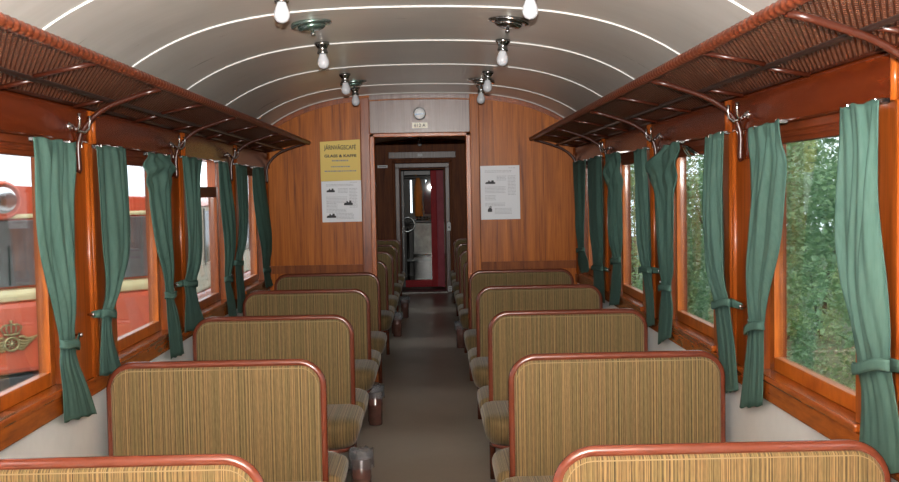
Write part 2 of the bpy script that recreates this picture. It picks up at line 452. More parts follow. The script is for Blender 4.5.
we = MB().box(-1.5, 1.5, END-.05, END, 0, 1.30).box(-1.5, 1.5, END-.05, END, 1.97, 2.6)
we.box(-1.5, -.335, END-.05, END, 1.30, 1.97).box(.26, 1.5, END-.05, END, 1.30, 1.97).box(-.30, -.02, END-.05, END, 1.30, 1.97).box(-.02, .26, END-.05, END, 1.30, 1.86).box(.0, .1, END-.05, END, 1.86, 1.97)
struct('wall_end', we, M['dark_metal'])
struct('wall_back', MB().box(-1.5, 1.5, BACK-.05, BACK, 0, 2.62), M['panel_wood'])
t = thing('control_desk', (-.05, 19.6, 0), 'grey metal control desk seen through the red door', 'control desk')
MB().box(-.27, .40, 19.4, 19.9, .53, 1.15).build('cabinet', M['steel'], t, bevel=.02)
MB().box(-.27, .40, 19.45, 19.9, .0, .50).build('base', M['dark_metal'], t, bevel=.02)
MB().box(-.30, .42, 19.36, 19.9, 1.15, 1.19).build('desk_top', M['black'], t, bevel=.01)
for x in (-.15, -.02, .12):
    MB().lathe([(.05, 0), (.055, .04), (.045, .06), (.0, .062)], (x, 19.6, 1.19), 16).build('gauge', M['chrome'], t)
t = thing('hand_wheel', (-.36, 19.2, 0), 'black hand wheel on a post left inside the cab', 'hand wheel')
MB().tube([(-.36, 19.2, 0), (-.36, 19.2, 1.05)], .025, 12).build('post', M['dark_metal'], t)
MB().tube([(-.36 + .13*math.cos(a), 19.17, 1.12 + .13*math.sin(a)) for a in [2*PI*k/28 for k in range(28)]], .012, 8, closed=True).build('rim', M['chrome'], t)
w = MB()
for k in range(4):
    a = PI*k/4; w.tube([(-.36-.13*math.cos(a), 19.17, 1.12-.13*math.sin(a)), (-.36+.13*math.cos(a), 19.17, 1.12+.13*math.sin(a))], .007, 6)
w.build('spoke', M['dark_metal'], t)
def hanging(name, x, y, z0, z1, wd, mat, label, cat):
    m_ = MB(); rings = []
    for j in range(9):
        z = z1 + (z0-z1)*j/8; wj = wd*(.5 + .5*min(1, j/2))
        rings.append([(x + wj*math.cos(2*PI*k/20)*(1+.12*math.sin(5*2*PI*k/20+j)), y + .05*math.sin(2*PI*k/20)*(1+.2*math.sin(3*k+j)), z) for k in range(20)])
    m_.loft(rings)
    o = m_.build(name, mat); return tag(o, label, cat)
hanging('jacket', -.16, 20.0, 1.25, 2.0, .075, M['orange_cloth'], 'orange jacket hanging by the cab windscreen', 'jacket')
hanging('coat', .05, 20.0, 1.3, 1.93, .10, M['purple_cloth'], 'dull purple coat hanging beside the orange jacket', 'coat')
MB().tube([(-1.37, 20.0, 2.0), (1.37, 20.0, 2.0)], .008, 8).build('coat_rail', M['dark_metal']); tag(bpy.data.objects['coat_rail'], 'dark coat rail across the cab behind the red door', 'rail')
t = thing('door_lock', (.386, FAR-.045, 1.137), 'small white lock plate on the right post of the far doorway', 'lock')
poly = [(.386 + .028*math.cos(a), 1.18 + .028*math.sin(a)) for a in [PI*k/8 for k in range(9)]] + [(.358, 1.06), (.414, 1.06)]
MB().prism(poly, FAR-.05, FAR-.03).build('plate', M['enamel_white'], t)
MB().box(.374, .398, FAR-.056, FAR-.049, 1.10, 1.135).build('keyhole', M['black'], t)
t = thing('outlet_box', (.385, FAR-.06, .05), 'small white box low on the right post of the far doorway', 'box')
MB().box(.35, .42, FAR-.06, FAR-.03, .02, .115).build('body', M['enamel_white'], t, bevel=.006)
for k in range(2): MB().box(.36, .41, FAR-.064, FAR-.058, .04+.035*k, .055+.035*k).build('slot', M['black'], t)
t = thing('wall_sign', (-.72, FAR, 2.16), 'narrow white plate high on the left of the far wall', 'sign')
MB().box(-.81, -.64, FAR-.01, FAR, 2.145, 2.19).build('plate', M['enamel_white'], t)
MB().box(-.79, -.66, FAR-.013, FAR-.009, 2.16, 2.172).build('text_line', M['ink_grey'], t)

# clock and number plate on the transom ------------------------------------------
YP = PART - .012
t = thing('round_emblem', (0, YP, 2.435), 'round white emblem with blue band in dark ring above the doorway', 'emblem')
MB().lathe([(.057, 0), (.059, .012), (.053, .018), (.047, .012), (.0, .012)], (0, YP, 2.435), 32, 'y', -1).build('ring', M['black'], t)
MB().lathe([(.048, .0), (.048, .014), (.0, .015)], (0, YP, 2.435), 32, 'y', -1).build('face', M['face_white'], t)
MB().prism([(-.042,2.422),(-.03,2.420),(-.015,2.424),(.04,2.430),(.04,2.436),(-.012,2.434),(-.030,2.436),(-.042,2.434)], YP-.018, YP-.014).build('band', M['enamel_blue'], t)

def text(s, size, x, z, y, mat, parent, name='lettering', align='CENTER', width=None, bold=0):
    cu = bpy.data.curves.new(name, 'FONT'); cu.body = s; cu.size = size; cu.align_x = align; cu.extrude = .0006; cu.offset = bold
    ob = bpy.data.objects.new(name, cu); COL.objects.link(ob)
    dg = bpy.context.evaluated_depsgraph_get()
    me = bpy.data.meshes.new_from_object(ob.evaluated_get(dg))
    COL.objects.unlink(ob); bpy.data.objects.remove(ob)
    xs = [v.co.x for v in me.vertices]
    k = width/(max(xs)-min(xs)) if width and xs else 1
    pl = world_loc(parent)
    for v in me.vertices:
        a, b, c = v.co; v.co = (x + a*k - pl.x, y - c - pl.y, z + b - pl.z)
    me.materials.clear(); me.materials.append(mat)
    o = bpy.data.objects.new(name, me); COL.objects.link(o); o.parent = parent
    return o
t = thing('number_plate', (0, YP, 2.33), 'small white number plate under the round emblem', 'sign')
MB().box(-.068, .070, YP-.006, YP, 2.304, 2.354).build('plate', principled('ivory', (.80,.76,.62), .4), t)
text('612 A', .042, 0, 2.315, YP-.007, M['ink'], t, bold=.0006)

# notices ---------------------------------------------------------------------
def lines(mb, x0, x1, z, n, gap, y, h=.0028, rnd=random):
    for i in range(n):
        x = x0
        while x < x1 - .006:
            wl = rnd.uniform(.008, .028); e = min(x + wl, x1)
            mb.box(x, e, y-.0004, y, z - i*gap, z - i*gap + h); x = e + .005
YW = PART - .0015
t = thing('cafe_poster', (-.725, YW, 1.84), 'yellow café sign poster on the left panel of the partition', 'poster')
sh = MB().add([(-.907,YW,2.196),(-.545,YW,2.214),(-.545,YW,1.845),(-.905,YW,1.838),(-.907,YW-.001,2.196),(-.545,YW-.001,2.214),(-.545,YW-.001,1.845),(-.905,YW-.001,1.838)],
              [(0,1,2,3),(7,6,5,4),(0,4,5,1),(1,5,6,2),(2,6,7,3),(3,7,4,0)])
sh.build('sheet', M['paper_yellow'], t)
text('JÄRNVÄGSCAFÉ', .055, -.724, 2.125, YW-.002, M['ink'], t, width=.29, bold=.0008)
text('GLASS & KAFFE', .034, -.724, 2.056, YW-.002, M['ink'], t, width=.29, bold=.0012)
m_ = MB(); lines(m_, -.80, -.655, 2.018, 1, .01, YW-.0012, .014); m_.build('text_block', M['ink_grey'], t)
m_ = MB(); lines(m_, -.81, -.64, 1.965, 1, .01, YW-.0012, .011); m_.build('text_block', M['ink_grey'], t)
m_ = MB(); lines(m_, -.87, -.585, 1.925, 1, .01, YW-.0012, .011); m_.build('text_block', M['ink_grey'], t)
def page(name, x0, x1, z0, z1, pics, label, cat, tilt):
    t = thing(name, ((x0+x1)/2, YW, z0), label, cat)
    c = tilt
    MB().add([(x0,YW,z1-c),(x1,YW,z1),(x1+c,YW,z0),(x0+c,YW,z0-c*.4),(x0,YW-.001,z1-c),(x1,YW-.001,z1),(x1+c,YW-.001,z0),(x0+c,YW-.001,z0-c*.4)],
             [(0,1,2,3),(7,6,5,4),(0,4,5,1),(1,5,6,2),(2,6,7,3),(3,7,4,0)]).build('sheet', M['paper_white'], t)
    w, h = x1-x0, z1-z0
    y = YW - .0012
    for (u0, u1, v, n_, g_) in ((.72,.92,.05,1,.01), (.12,.80,.10,2,.012), (.42,.66,.20,4,.012), (.70,.90,.20,14,.013), (.12,.64,.40,5,.013), (.12,.40,.56,4,.013), (.12,.62,.70,3,.012), (.36,.80,.80,5,.012)):
        m_ = MB(); lines(m_, x0+w*u0, x0+w*u1, z1-h*v, n_, g_, y); m_.build('text_block', M['ink_grey'], t)
    for (u, v, pw, ph) in pics:
        px, pz = x0+w*u, z1-h*v
        sil = [(0,0),(1,0),(1,.45),(.86,.5),(.84,.9),(.62,.95),(.60,.6),(.45,.6),(.42,.85),(.30,.9),(.28,.55),(.1,.5),(.0,.3)]
        MB().prism([(px + a*pw, pz + b*ph) for a, b in sil], y-.0004, y).build('picture', M['ink'], t)
page('timetable_notice', -.903, -.543, 1.470, 1.845, [(.13,.28,.075,.036),(.56,.60,.08,.045),(.12,.90,.085,.042)],
     'white printed notice with three engine pictures directly under the yellow poster', 'notice', .004)
page('history_notice', .539, .897, 1.466, 1.955, [(.13,.34,.09,.035),(.18,.86,.04,.06)],
     'white printed notice alone on the right panel of the partition', 'notice', .002)

# ------------------------------------------------------------------ benches
def rrect(x0, x1, y0, y1, r, n=6):
    """r: radii at (x0,y0),(x1,y0),(x1,y1),(x0,y1)"""
    pts = []
    for (cx, cy, rr, a0) in ((x0+r[0], y0+r[0], r[0], PI), (x1-r[1], y0+r[1], r[1], 1.5*PI), (x1-r[2], y1-r[2], r[2], 0), (x0+r[3], y1-r[3], r[3], .5*PI)):
        for k in range(n+1):
            a = a0 + .5*PI*k/n; pts.append((cx + rr*math.cos(a), cy + rr*math.sin(a)))
    return pts
WD = .96
def make_bench(s):
    """s = +1: the aisle end is at +x; local origin under the middle of the back"""
    root = thing('double_bench', (0,0,0), 'x', 'bench', 'striped railway benches')
    h = WD/2; r = .0185; R = .105; zt = 1.012
    path = [(-h+r, 0, 0), (-h+r, 0, .4), (-h+r, 0, zt-r-R)]
    path += [(-h+r+R-R*math.cos(a), 0, zt-r-R+R*math.sin(a)) for a in [.5*PI*k/8 for k in range(1, 9)]]
    path += [(x, 0, zt-r) for x in (-.2, 0, .2)]
    path += [(h-r-R+R*math.sin(a), 0, zt-r-R+R*math.cos(a)) for a in [.5*PI*k/8 for k in range(0, 9)]]
    path += [(h-r, 0, .4), (h-r, 0, 0)]
    MB().tube(path, r, 12).build('back_frame', M['red_tube'], root)
    # upholstered back
    x0, x1, z0, z1 = -h+2*r-.012, h-2*r+.012, .44, zt-2*r+.010
    prof = [(.016, -.030), (.007, -.028), (.002, -.022), (0, -.012), (0, .012), (.002, .022), (.007, .028), (.016, .030)]
    rings = []
    for ins, y in prof:
        rings.append([(a, y, b) for a, b in rrect(x0+ins, x1-ins, z0+ins, z1-ins, [max(.02-ins, .005)]*2 + [max(.088-ins, .02)]*2)])
    MB().loft(rings).build('backrest', M['fabric'], root)
    for sy in (-1, 1):
        o = rrect(x0+.012, x1-.012, z0+.012, z1-.012, [.015, .015, .078, .078])
        MB().tube([(a, sy*.0265, b) for a, b in o], .0035, 6, closed=True).build('piping', M['piping'], root)
    # two cushions, one each side of the back
    for sy in (-1, 1):
        ya, yb = .034, .53
        ex = .055
        cx0, cx1 = (-h+.02, h+ex) if s > 0 else (-h-ex, h-.02)
        prof = [(.075, .318), (.050, .320), (.030, .335), (.012, .375), (.003, .415), (.002, .440), (.012, .460), (.035, .474), (.075, .482), (.14, .486)]
        rings = []
        for ins, z in prof:
            rf, rb = .13, .05
            rad = [rb, rb, rf, rf] if True else None
            rad = [max(v - ins*.6, .02) for v in rad]
            p_ = rrect(cx0+ins*.8, cx1-ins, ya+ins*.25, yb-ins, rad, 8)
            rings.append([(a, sy*b, z) for a, b in p_])
        MB().loft(rings).build('seat_cushion', M['fabric'], root)
        p_ = rrect(cx0+.05, cx1-.05, .04, yb-.05, [.03, .03, .11, .11], 6)
        MB().tube([(a, sy*b, .308) for a, b in p_], .013, 8, closed=True).build('seat_frame', M['red_tube'], root)
        for xx in (-.33, .33):
            MB().tube([(xx, sy*.43, .30), (xx, sy*.40, .15), (xx, sy*.36, .0)], .014, 8).build('leg', M['dark_metal'], root)
    MB().box(-.36, .36, -.40, .40, .14, .165).build('under_rail', M['dark_metal'], root, bevel=.004)
    return root
XL, XR = -.863, .892
bl = make_bench(1); br = make_bench(-1)
ROWS = [2.82, 4.44, 6.05, 7.66, 9.225]
lab = {
 ('L',0): 'left bench nearest the viewer, only the top of its back in sight',
 ('R',0): 'right bench nearest the viewer, its back cut by the frame bottom',
 ('L',1): 'left bench second from the viewer, beside the winged emblem window curtain',
 ('R',1): 'right bench second from the viewer, its whole back in sight',
 ('L',2): 'left bench third from the viewer, with a bag-lined bin at its aisle end',
 ('R',2): 'right bench third from the viewer, middle of the right-hand row',
 ('L',3): 'left bench second from the partition, brown bin at its aisle end',
 ('R',3): 'right bench second from the partition, just before the last one',
 ('L',4): 'left bench standing against the partition under the yellow poster',
 ('R',4): 'right bench standing against the partition under the lone white notice'}
first = {'L': True, 'R': True}
def place(side, y, label, x=None):
    src = bl if side == 'L' else br
    if first[side]: o = src; first[side] = False
    else: o = copy_tree(src)
    o.location = ((XL if side == 'L' else XR) if x is None else x, y, 0)
    o['label'] = label
    return o
for i, y in enumerate(ROWS[:4]):
    place('L', y, lab[('L', i)]); place('R', y, lab[('R', i)])
o_l, o_r = place('L', 9.215, lab[('L', 4)]), place('R', 9.215, lab[('R', 4)])
for o in (o_l, o_r):     # the last benches have a cushion on the near side only
    for c in children(o):
        n = c.name.split('.')[0]
        if n == 'under_rail': bpy.data.objects.remove(c); continue
        if n in ('seat_cushion', 'seat_frame', 'leg', 'piping'):
            ym = sum(v.co.y for v in c.data.vertices)/len(c.data.vertices)
            if ym > 0: bpy.data.objects.remove(c)
ordn = ['first', 'second', 'third', 'fourth', 'last']
for i, y in enumerate((10.83, 12.45, 14.06, 15.67)):
    place('L', y, 'dim bench left of the aisle beyond the doorway, %s behind the partition' % ordn[i])
    place('R', y, 'dim bench right of the aisle beyond the doorway, %s behind the partition' % ordn[i])

# ------------------------------------------------------------------ bins
def make_bin(s):
    root = thing('waste_bin', (0,0,0), 'x', 'waste bin', 'brown waste bins along the aisle')
    MB().lathe([(.048, 0), (.052, .01), (.054, .17), (.056, .175), (.056, .185), (.054, .19), (.058, .29), (.056, .292), (.050, .20), (.047, .02), (.0, .015)], (0,0,0), 24).build('body', M['bin_brown'], root)
    rings = []
    rnd = random.Random(3)
    for (r, z) in ((.045, .10), (.050, .22), (.054, .300), (.060, .335), (.068, .340), (.071, .315), (.067, .28), (.068, .245)):
        rings.append([(r*(1+rnd.uniform(-.09, .10))*math.cos(2*PI*k/26), r*(1+rnd.uniform(-.09, .10))*math.sin(2*PI*k/26), z + rnd.uniform(-.012, .012)) for k in range(26)])
    MB().loft(rings, cap=False, smooth=True).build('bag', M['bag'], root)
    MB().box(-s*.05, -s*.11, -.012, .012, .20, .225).build('bracket', M['dark_metal'], root)
    return root
bn = make_bin(1)
for i, (x, y, l) in enumerate([(-.322, 5.56, 'brown bin with clear plastic bag, nearest on the left of the aisle'),
                               (-.356, 7.55, 'brown bin at the left aisle edge just before the doorway'),
                               (-.345, 12.2, 'brown bin left of the aisle, nearest beyond the doorway'),
                               (-.30, 14.0, 'brown bin left of the aisle, farther one beyond the doorway'),
                               (.392, 11.2, 'brown bin right of the aisle beyond the doorway')]):
    o = bn if i == 0 else copy_tree(bn)
    o.location = (x, y, 0); o['label'] = l; o.scale = (1,1,.94 if i == 0 else .86)
    if i == 4: o.rotation_euler = (0, 0, PI)
    elif i: o.rotation_euler = (0, 0, 0)

# ------------------------------------------------------------------ luggage racks
RY0, RY1 = -1.9, 9.22
def rz(x): return 2.105 + (1.385 - x)*(.080/.385)      # underside slope: wall to aisle edge
BR = [p - .19 for p in P[2:]]
def rack(side, s):
    t = thing('luggage_rack', (s*1.2, 3.6, 2.12), 'long woven cane luggage rack above the %s windows' % side, 'luggage rack')
    ex = .025 if s > 0 else 0
    X0, X1 = 1.375 + ex, 1.015
    # woven diagonal cane
    m_ = MB(); wv = .0058; pitch = .036; th = .0018
    W = X0 - X1
    for d in (1, -1):
        KW = 2.1*W
        y = RY0 - KW
        while y < RY1:
            ya, yb = y, y + KW
            xa, xb = (X0, X1) if d > 0 else (X1, X0)
            # clip to the length of the rack
            f0 = max(0, (RY0 - ya)/KW); f1 = min(1, (RY1 - ya)/KW)
            if f1 > f0:
                p0 = (xa + (xb-xa)*f0, ya + KW*f0); p1 = (xa + (xb-xa)*f1, ya + KW*f1)
                zz = .0013 if d > 0 else -.0013
                vs = []
                for (x, yy) in (p0, p1):
                    for k6 in range(6):
                        vs.append((s*x, yy + 1.3*wv*math.cos(PI*k6/3), rz(x) + .012 + zz + th*math.sin(PI*k6/3)))
                m_.add(vs, [(q, (q+1) % 6, 6+(q+1) % 6, 6+q) for q in range(6)], True)
            y += pitch
    m_.build('woven_net', M['cane'], t, fix=False)
    # bound front roll
    rings = []; N = int((RY1-RY0)/.009)
    for i in range(N+1):
        y = RY0 + (RY1-RY0)*i/N
        ph = (y % .045)/.045
        r = .0125 + .0075*abs(math.sin(PI*ph))**.7
        rings.append([(s*(1.0 + r*math.cos(2*PI*k/12)), y, 2.187 + r*math.sin(2*PI*k/12)) for k in range(12)])
    MB().loft(rings).build('bound_edge', M['roll'], t)
    # rear edge rail, middle rod
    MB().tube([(s*(1.372+ex), RY0, 2.116), (s*(1.372+ex), RY1, 2.116)], .010, 8).build('rear_rail', M['rack_wood'], t)
    MB().tube([(s*1.225, RY0, rz(1.225)-.010), (s*1.225, RY1, rz(1.225)-.010)], .009, 8).build('middle_rod', M['rack_rod'], t)
    # cross battens, between and at the brackets
    for i, p in enumerate(BR):
        for yy in ([p] if i == len(BR)-1 else [p, p + BAY*.5]):
            dd = .06
            if yy == p:
                MB().tube([(s*(1.37+ex), yy, rz(1.37)-.003), (s*1.228, yy, rz(1.228)-.003)], .009, 8).build('batten', M['rack_wood'], t)
            else:
                MB().tube([(s*(1.37+ex), yy+dd, rz(1.37)-.003), (s*1.228, yy+dd, rz(1.228)-.003)], .009, 8).build('batten', M['rack_wood'], t)
                MB().tube([(s*1.222, yy, rz(1.222)-.003), (s*1.012, yy, rz(1.012)-.004)], .009, 8).build('batten', M['rack_wood'], t)
    for p in BR:
        q = [(1.362, 1.835), (1.356, 1.848), (1.357, 1.87), (1.359, 1.92), (1.357, 1.955), (1.347, 1.99), (1.325, 2.025), (1.295, 2.058), (1.26, 2.085), (1.222, 2.107), (1.15, 2.132), (1.08, 2.155), (1.012, 2.172)]
        MB().tube([(s*(x + ex*max(0, min(1, (x-1.22)/.13))), p, z) for x, z in q], .0115, 10).build('bracket', M['rack_wood'], t)
        MB().lathe([(.006, 0), (.006, .006), (.0, .008)], (s*1.225, p, rz(1.225)-.026), 10, 'z', -1).build('screw', M['chrome'], t)
    return t
rack('left', -1); rack('right', 1)

# ------------------------------------------------------------------ coat hooks
def make_hook(s):
    root = thing('coat_hook', (0,0,0), 'x', 'coat hook', 'chrome coat hooks under the luggage racks')
    MB().lathe([(.018, 0), (.018, .004), (.012, .008), (.006, .02), (.0, .022)], (0,0,0), 16, 'x', -s).build('base', M['chrome'], root, local=True)
    for sy in (-1, 1):
        pth = [(-s*.012, 0, .0), (-s*.03, sy*.022, -.018), (-s*.05, sy*.042, -.024), (-s*.062, sy*.057, -.008), (-s*.066, sy*.062, .022), (-s*.064, sy*.062, .045)]
        MB().tube(pth, [.007, .007, .006, .006, .0055, .008], 8).build('prong', M['chrome'], root, local=True)
    return root
for side, s in (('left', -1), ('right', 1)):
    hk = make_hook(s)
    names = ['nearest', 'second', 'third', 'fourth']
    for i, p in enumerate(P[5:8]):
        o = hk if i == 0 else copy_tree(hk)
        o.location = (s*1.366, p - .272, 2.02)
        o['label'] = 'chrome double coat hook on the %s frieze, %s from the viewer' % (side, names[i])

# ------------------------------------------------------------------ ceiling lamps and ventilators
def make_lamp():
    root = thing('ceiling_lamp', (0,0,0), 'x', 'lamp', 'bare bulb lamps on the ceiling')
    MB().lathe([(.042, .012), (.044, .0), (.036, -.008), (.028, -.024), (.026, -.034), (.031, -.048), (.031, -.056), (.026, -.060), (.0, -.060)], (0,0,0), 24).build('socket', M['dark_chrome'], root)
    prof = [(.019, -.056), (.021, -.066), (.027, -.084), (.0325, -.102), (.0340, -.116), (.0315, -.131), (.0235, -.144), (.0120, -.151), (.0, -.153)]
    MB().lathe(prof, (0,0,0), 28).build('bulb', M['opal'], root)
    return root
def make_vent(mat):
    root = thing('ceiling_ventilator', (0,0,0), 'x', 'ventilator', 'round metal ceiling ventilators')
    MB().lathe([(.100, .02), (.106, .004), (.104, -.004), (.085, -.008), (.075, -.006), (.0, -.006)], (0,0,0), 36).build('flange', mat, root)
    MB().lathe([(.072, -.004), (.070, -.018), (.058, -.026), (.030, -.030), (.0, -.030)], (0,0,0), 36).build('dome', mat, root)
    MB().lathe([(.008, -.028), (.008, -.040), (.013, -.046), (.011, -.054), (.0, -.056)], (0,0,0), 16).build('knob', M['chrome'], root)
    return root
lp = make_lamp(); k = 0
for side, s in (('left', -1), ('right', 1)):
    for i, y in enumerate((4.36, 5.97, 7.54, 8.52)):
        o = lp if k == 0 else copy_tree(lp); k += 1
        x = s*.525
        o.location = (x, y, arch(x)-.012); o.rotation_euler = (0, s*math.radians(3 if i else 0), 0); o.scale = (1, 1, .92)
        o['label'] = 'bare white bulb on the %s side of the ceiling, %s' % (side, ['nearest the viewer', 'second from the viewer', 'second from the partition', 'last before the partition'][i])
o = copy_tree(lp); o.location = (-.08, 16.6, 2.608); o.rotation_euler = (0,0,0)
o['label'] = 'dim bare bulb on the far ceiling seen through the doorway top'
t = thing('number_plate', (-.085, FAR-.02, 2.35), 'tiny pale plate over the far inner doorway', 'sign')
MB().box(-.125, -.045, FAR-.026, FAR-.02, 2.335, 2.375).build('plate', M['enamel_white'], t)
for side, s, mt in (('left', -1, 'green_chrome'), ('right', 1, 'dark_chrome')):
    v = make_vent(M[mt])
    for i, y in enumerate((5.28, 8.1)):
        o = v if i == 0 else copy_tree(v)
        x = s*.505
        o.location = (x, y, arch(x)-.012); o.rotation_euler = (0, s*math.asin(.505/RC), 0)
        o['label'] = ('%sround metal ventilator on the %s of the ceiling, %s' % ('greenish ' if s < 0 else '', side, ['nearer one', 'smaller far one by the partition'][i]))

# ------------------------------------------------------------------ curtains
CU = {
'L1':(6,[(3.68,1.95,4.11,1.95),(3.69,1.87,4.09,1.88),(3.69,1.73,4.04,1.72),(3.71,1.58,4.05,1.57),(3.78,1.43,4.06,1.41),(3.86,1.31,4.09,1.27),(3.93,1.17,4.1,1.14),(3.93,1.1,4.13,1.07),(3.95,.99,4.24,.94),(3.95,.86,4.33,.81)]),
'L2':(4,[(4.37,1.95,4.78,1.96),(4.39,1.72,4.8,1.72),(4.4,1.51,4.79,1.48),(4.44,1.33,4.65,1.32),(4.41,1.23,4.56,1.21),(4.41,1.11,4.59,1.1),(4.39,.96,4.73,.92)]),
'L3':(6,[(5.16,1.95,5.58,1.95),(5.08,1.87,5.68,1.88),(5.16,1.77,5.63,1.79),(5.18,1.66,5.63,1.65),(5.26,1.46,5.63,1.44),(5.37,1.33,5.63,1.32),(5.47,1.2,5.64,1.19),(5.53,1.06,5.79,1.03),(5.58,.84,5.87,.82)]),
'L4':(4,[(5.89,1.96,6.4,1.95),(5.94,1.77,6.29,1.77),(5.94,1.56,6.29,1.55),(5.91,1.36,6.26,1.34),(5.87,1.23,6.17,1.2),(5.93,1.13,6.26,1.09),(5.91,.94,6.47,.9)]),
'L5':(4,[(6.87,1.96,7.17,1.96),(6.9,1.7,7.31,1.7),(6.94,1.53,7.36,1.52),(7.01,1.29,7.32,1.27),(7.06,1.15,7.27,1.13),(7.14,1.0,7.43,.97),(7.19,.87,7.5,.84)]),
'L6':(3,[(7.46,1.96,7.86,1.95),(7.46,1.69,7.82,1.69),(7.46,1.4,7.77,1.39),(7.39,1.24,7.66,1.22),(7.51,1.03,7.84,1.02),(7.51,.86,7.81,.83)]),
'L7':(4,[(8.2,1.95,8.74,1.96),(8.22,1.77,8.86,1.77),(8.36,1.48,9.03,1.46),(8.57,1.27,9.1,1.24),(8.7,1.09,9.02,1.06),(8.83,.92,9.22,.91)]),
'R1':(6,[(3.05,1.96,2.78,1.96),(3.03,1.83,2.78,1.83),(3.05,1.68,2.8,1.69),(3.07,1.56,2.8,1.57),(3.06,1.44,2.79,1.46),(3.02,1.32,2.78,1.35),(2.99,1.18,2.77,1.23),(2.98,1.09,2.75,1.15),(3.01,.86,2.69,.95)]),
'R2':(6,[(3.93,1.95,3.58,1.96),(3.92,1.88,3.55,1.88),(3.93,1.81,3.53,1.81),(3.96,1.67,3.58,1.68),(3.99,1.48,3.65,1.5),(4.01,1.28,3.79,1.31),(4.04,1.15,3.84,1.2),(4.08,1.07,3.86,1.11),(4.17,.81,3.88,.88)]),
'R3':(4,[(4.56,1.95,4.29,1.96),(4.6,1.67,4.32,1.68),(4.58,1.44,4.3,1.47),(4.55,1.31,4.29,1.34),(4.5,1.2,4.26,1.24),(4.5,1.09,4.25,1.13),(4.47,.96,4.22,1.01),(4.42,.82,4.19,.88)]),
'R4':(5,[(5.42,1.94,5.06,1.96),(5.7,1.84,5.08,1.84),(5.6,1.66,5.13,1.67),(5.56,1.44,5.15,1.47),(5.57,1.28,5.22,1.31),(5.57,1.18,5.34,1.2),(5.66,1.04,5.34,1.09),(5.71,.84,5.39,.93)]),
'R5':(3,[(6.19,1.95,5.87,1.96),(6.14,1.66,5.83,1.67),(6.1,1.36,5.79,1.39),(6.07,1.24,5.78,1.26),(6.02,1.06,5.77,1.11),(6.0,.9,5.76,.95)]),
'R6':(4,[(7.2,1.96,6.68,1.97),(7.09,1.82,6.65,1.83),(7.1,1.65,6.69,1.65),(7.12,1.4,6.7,1.42),(7.05,1.22,6.75,1.25),(7.18,1.08,6.79,1.11),(7.27,.89,6.88,.94)]),
'R7':(3,[(8.02,1.96,7.41,1.97),(8.05,1.64,7.43,1.65),(8.02,1.32,7.45,1.35),(7.98,1.11,7.51,1.14),(7.99,.97,7.48,1.02),(8.0,.82,7.44,.89)]),
'R8':(3,[(8.86,1.96,8.12,1.96),(8.76,1.63,8.2,1.64),(8.73,1.38,8.27,1.39),(8.74,1.2,8.34,1.23),(8.81,1.1,8.19,1.14),(8.64,1.01,8.19,1.06)]),
}
CL = {
'L1':'broad green curtain nearest on the left, tied low, beside the winged emblem window',
'L2':'green curtain behind the first left pillar, its tie hooked to the pillar',
'L3':'green curtain with a rumpled folded-over top, left side third from the viewer',
'L4':'green curtain on the near edge of the partly lowered left window',
'L5':'narrow green curtain on the far edge of the partly lowered left window',
'L6':'dark green curtain on the near edge of the last left window',
'L7':'green curtain on the left by the partition corner, swept toward the partition',
'R1':'wide pale green curtain nearest on the right, its tie pulled to the pillar',
'R2':'green curtain on the far edge of the nearest right window, hem hanging free',
'R3':'green curtain on the right just behind the first pillar, its tie hooked back',
'R4':'green curtain with a bulging top fold on the far edge of the second right window',
'R5':'dark green curtain on the near edge of the third right window',
'R6':'green curtain with dog-eared top on the far edge of the third right window',
'R7':'straight dark green curtain on the near edge of the last right window',
'R8':'dark green curtain in the right corner, bunched up by its tie',
}
def cat(p0, p1, p2, p3, t):
    return .5*((2*p1) + (-p0+p2)*t + (2*p0-5*p1+4*p2-p3)*t*t + (-p0+3*p1-3*p2+p3)*t**3)
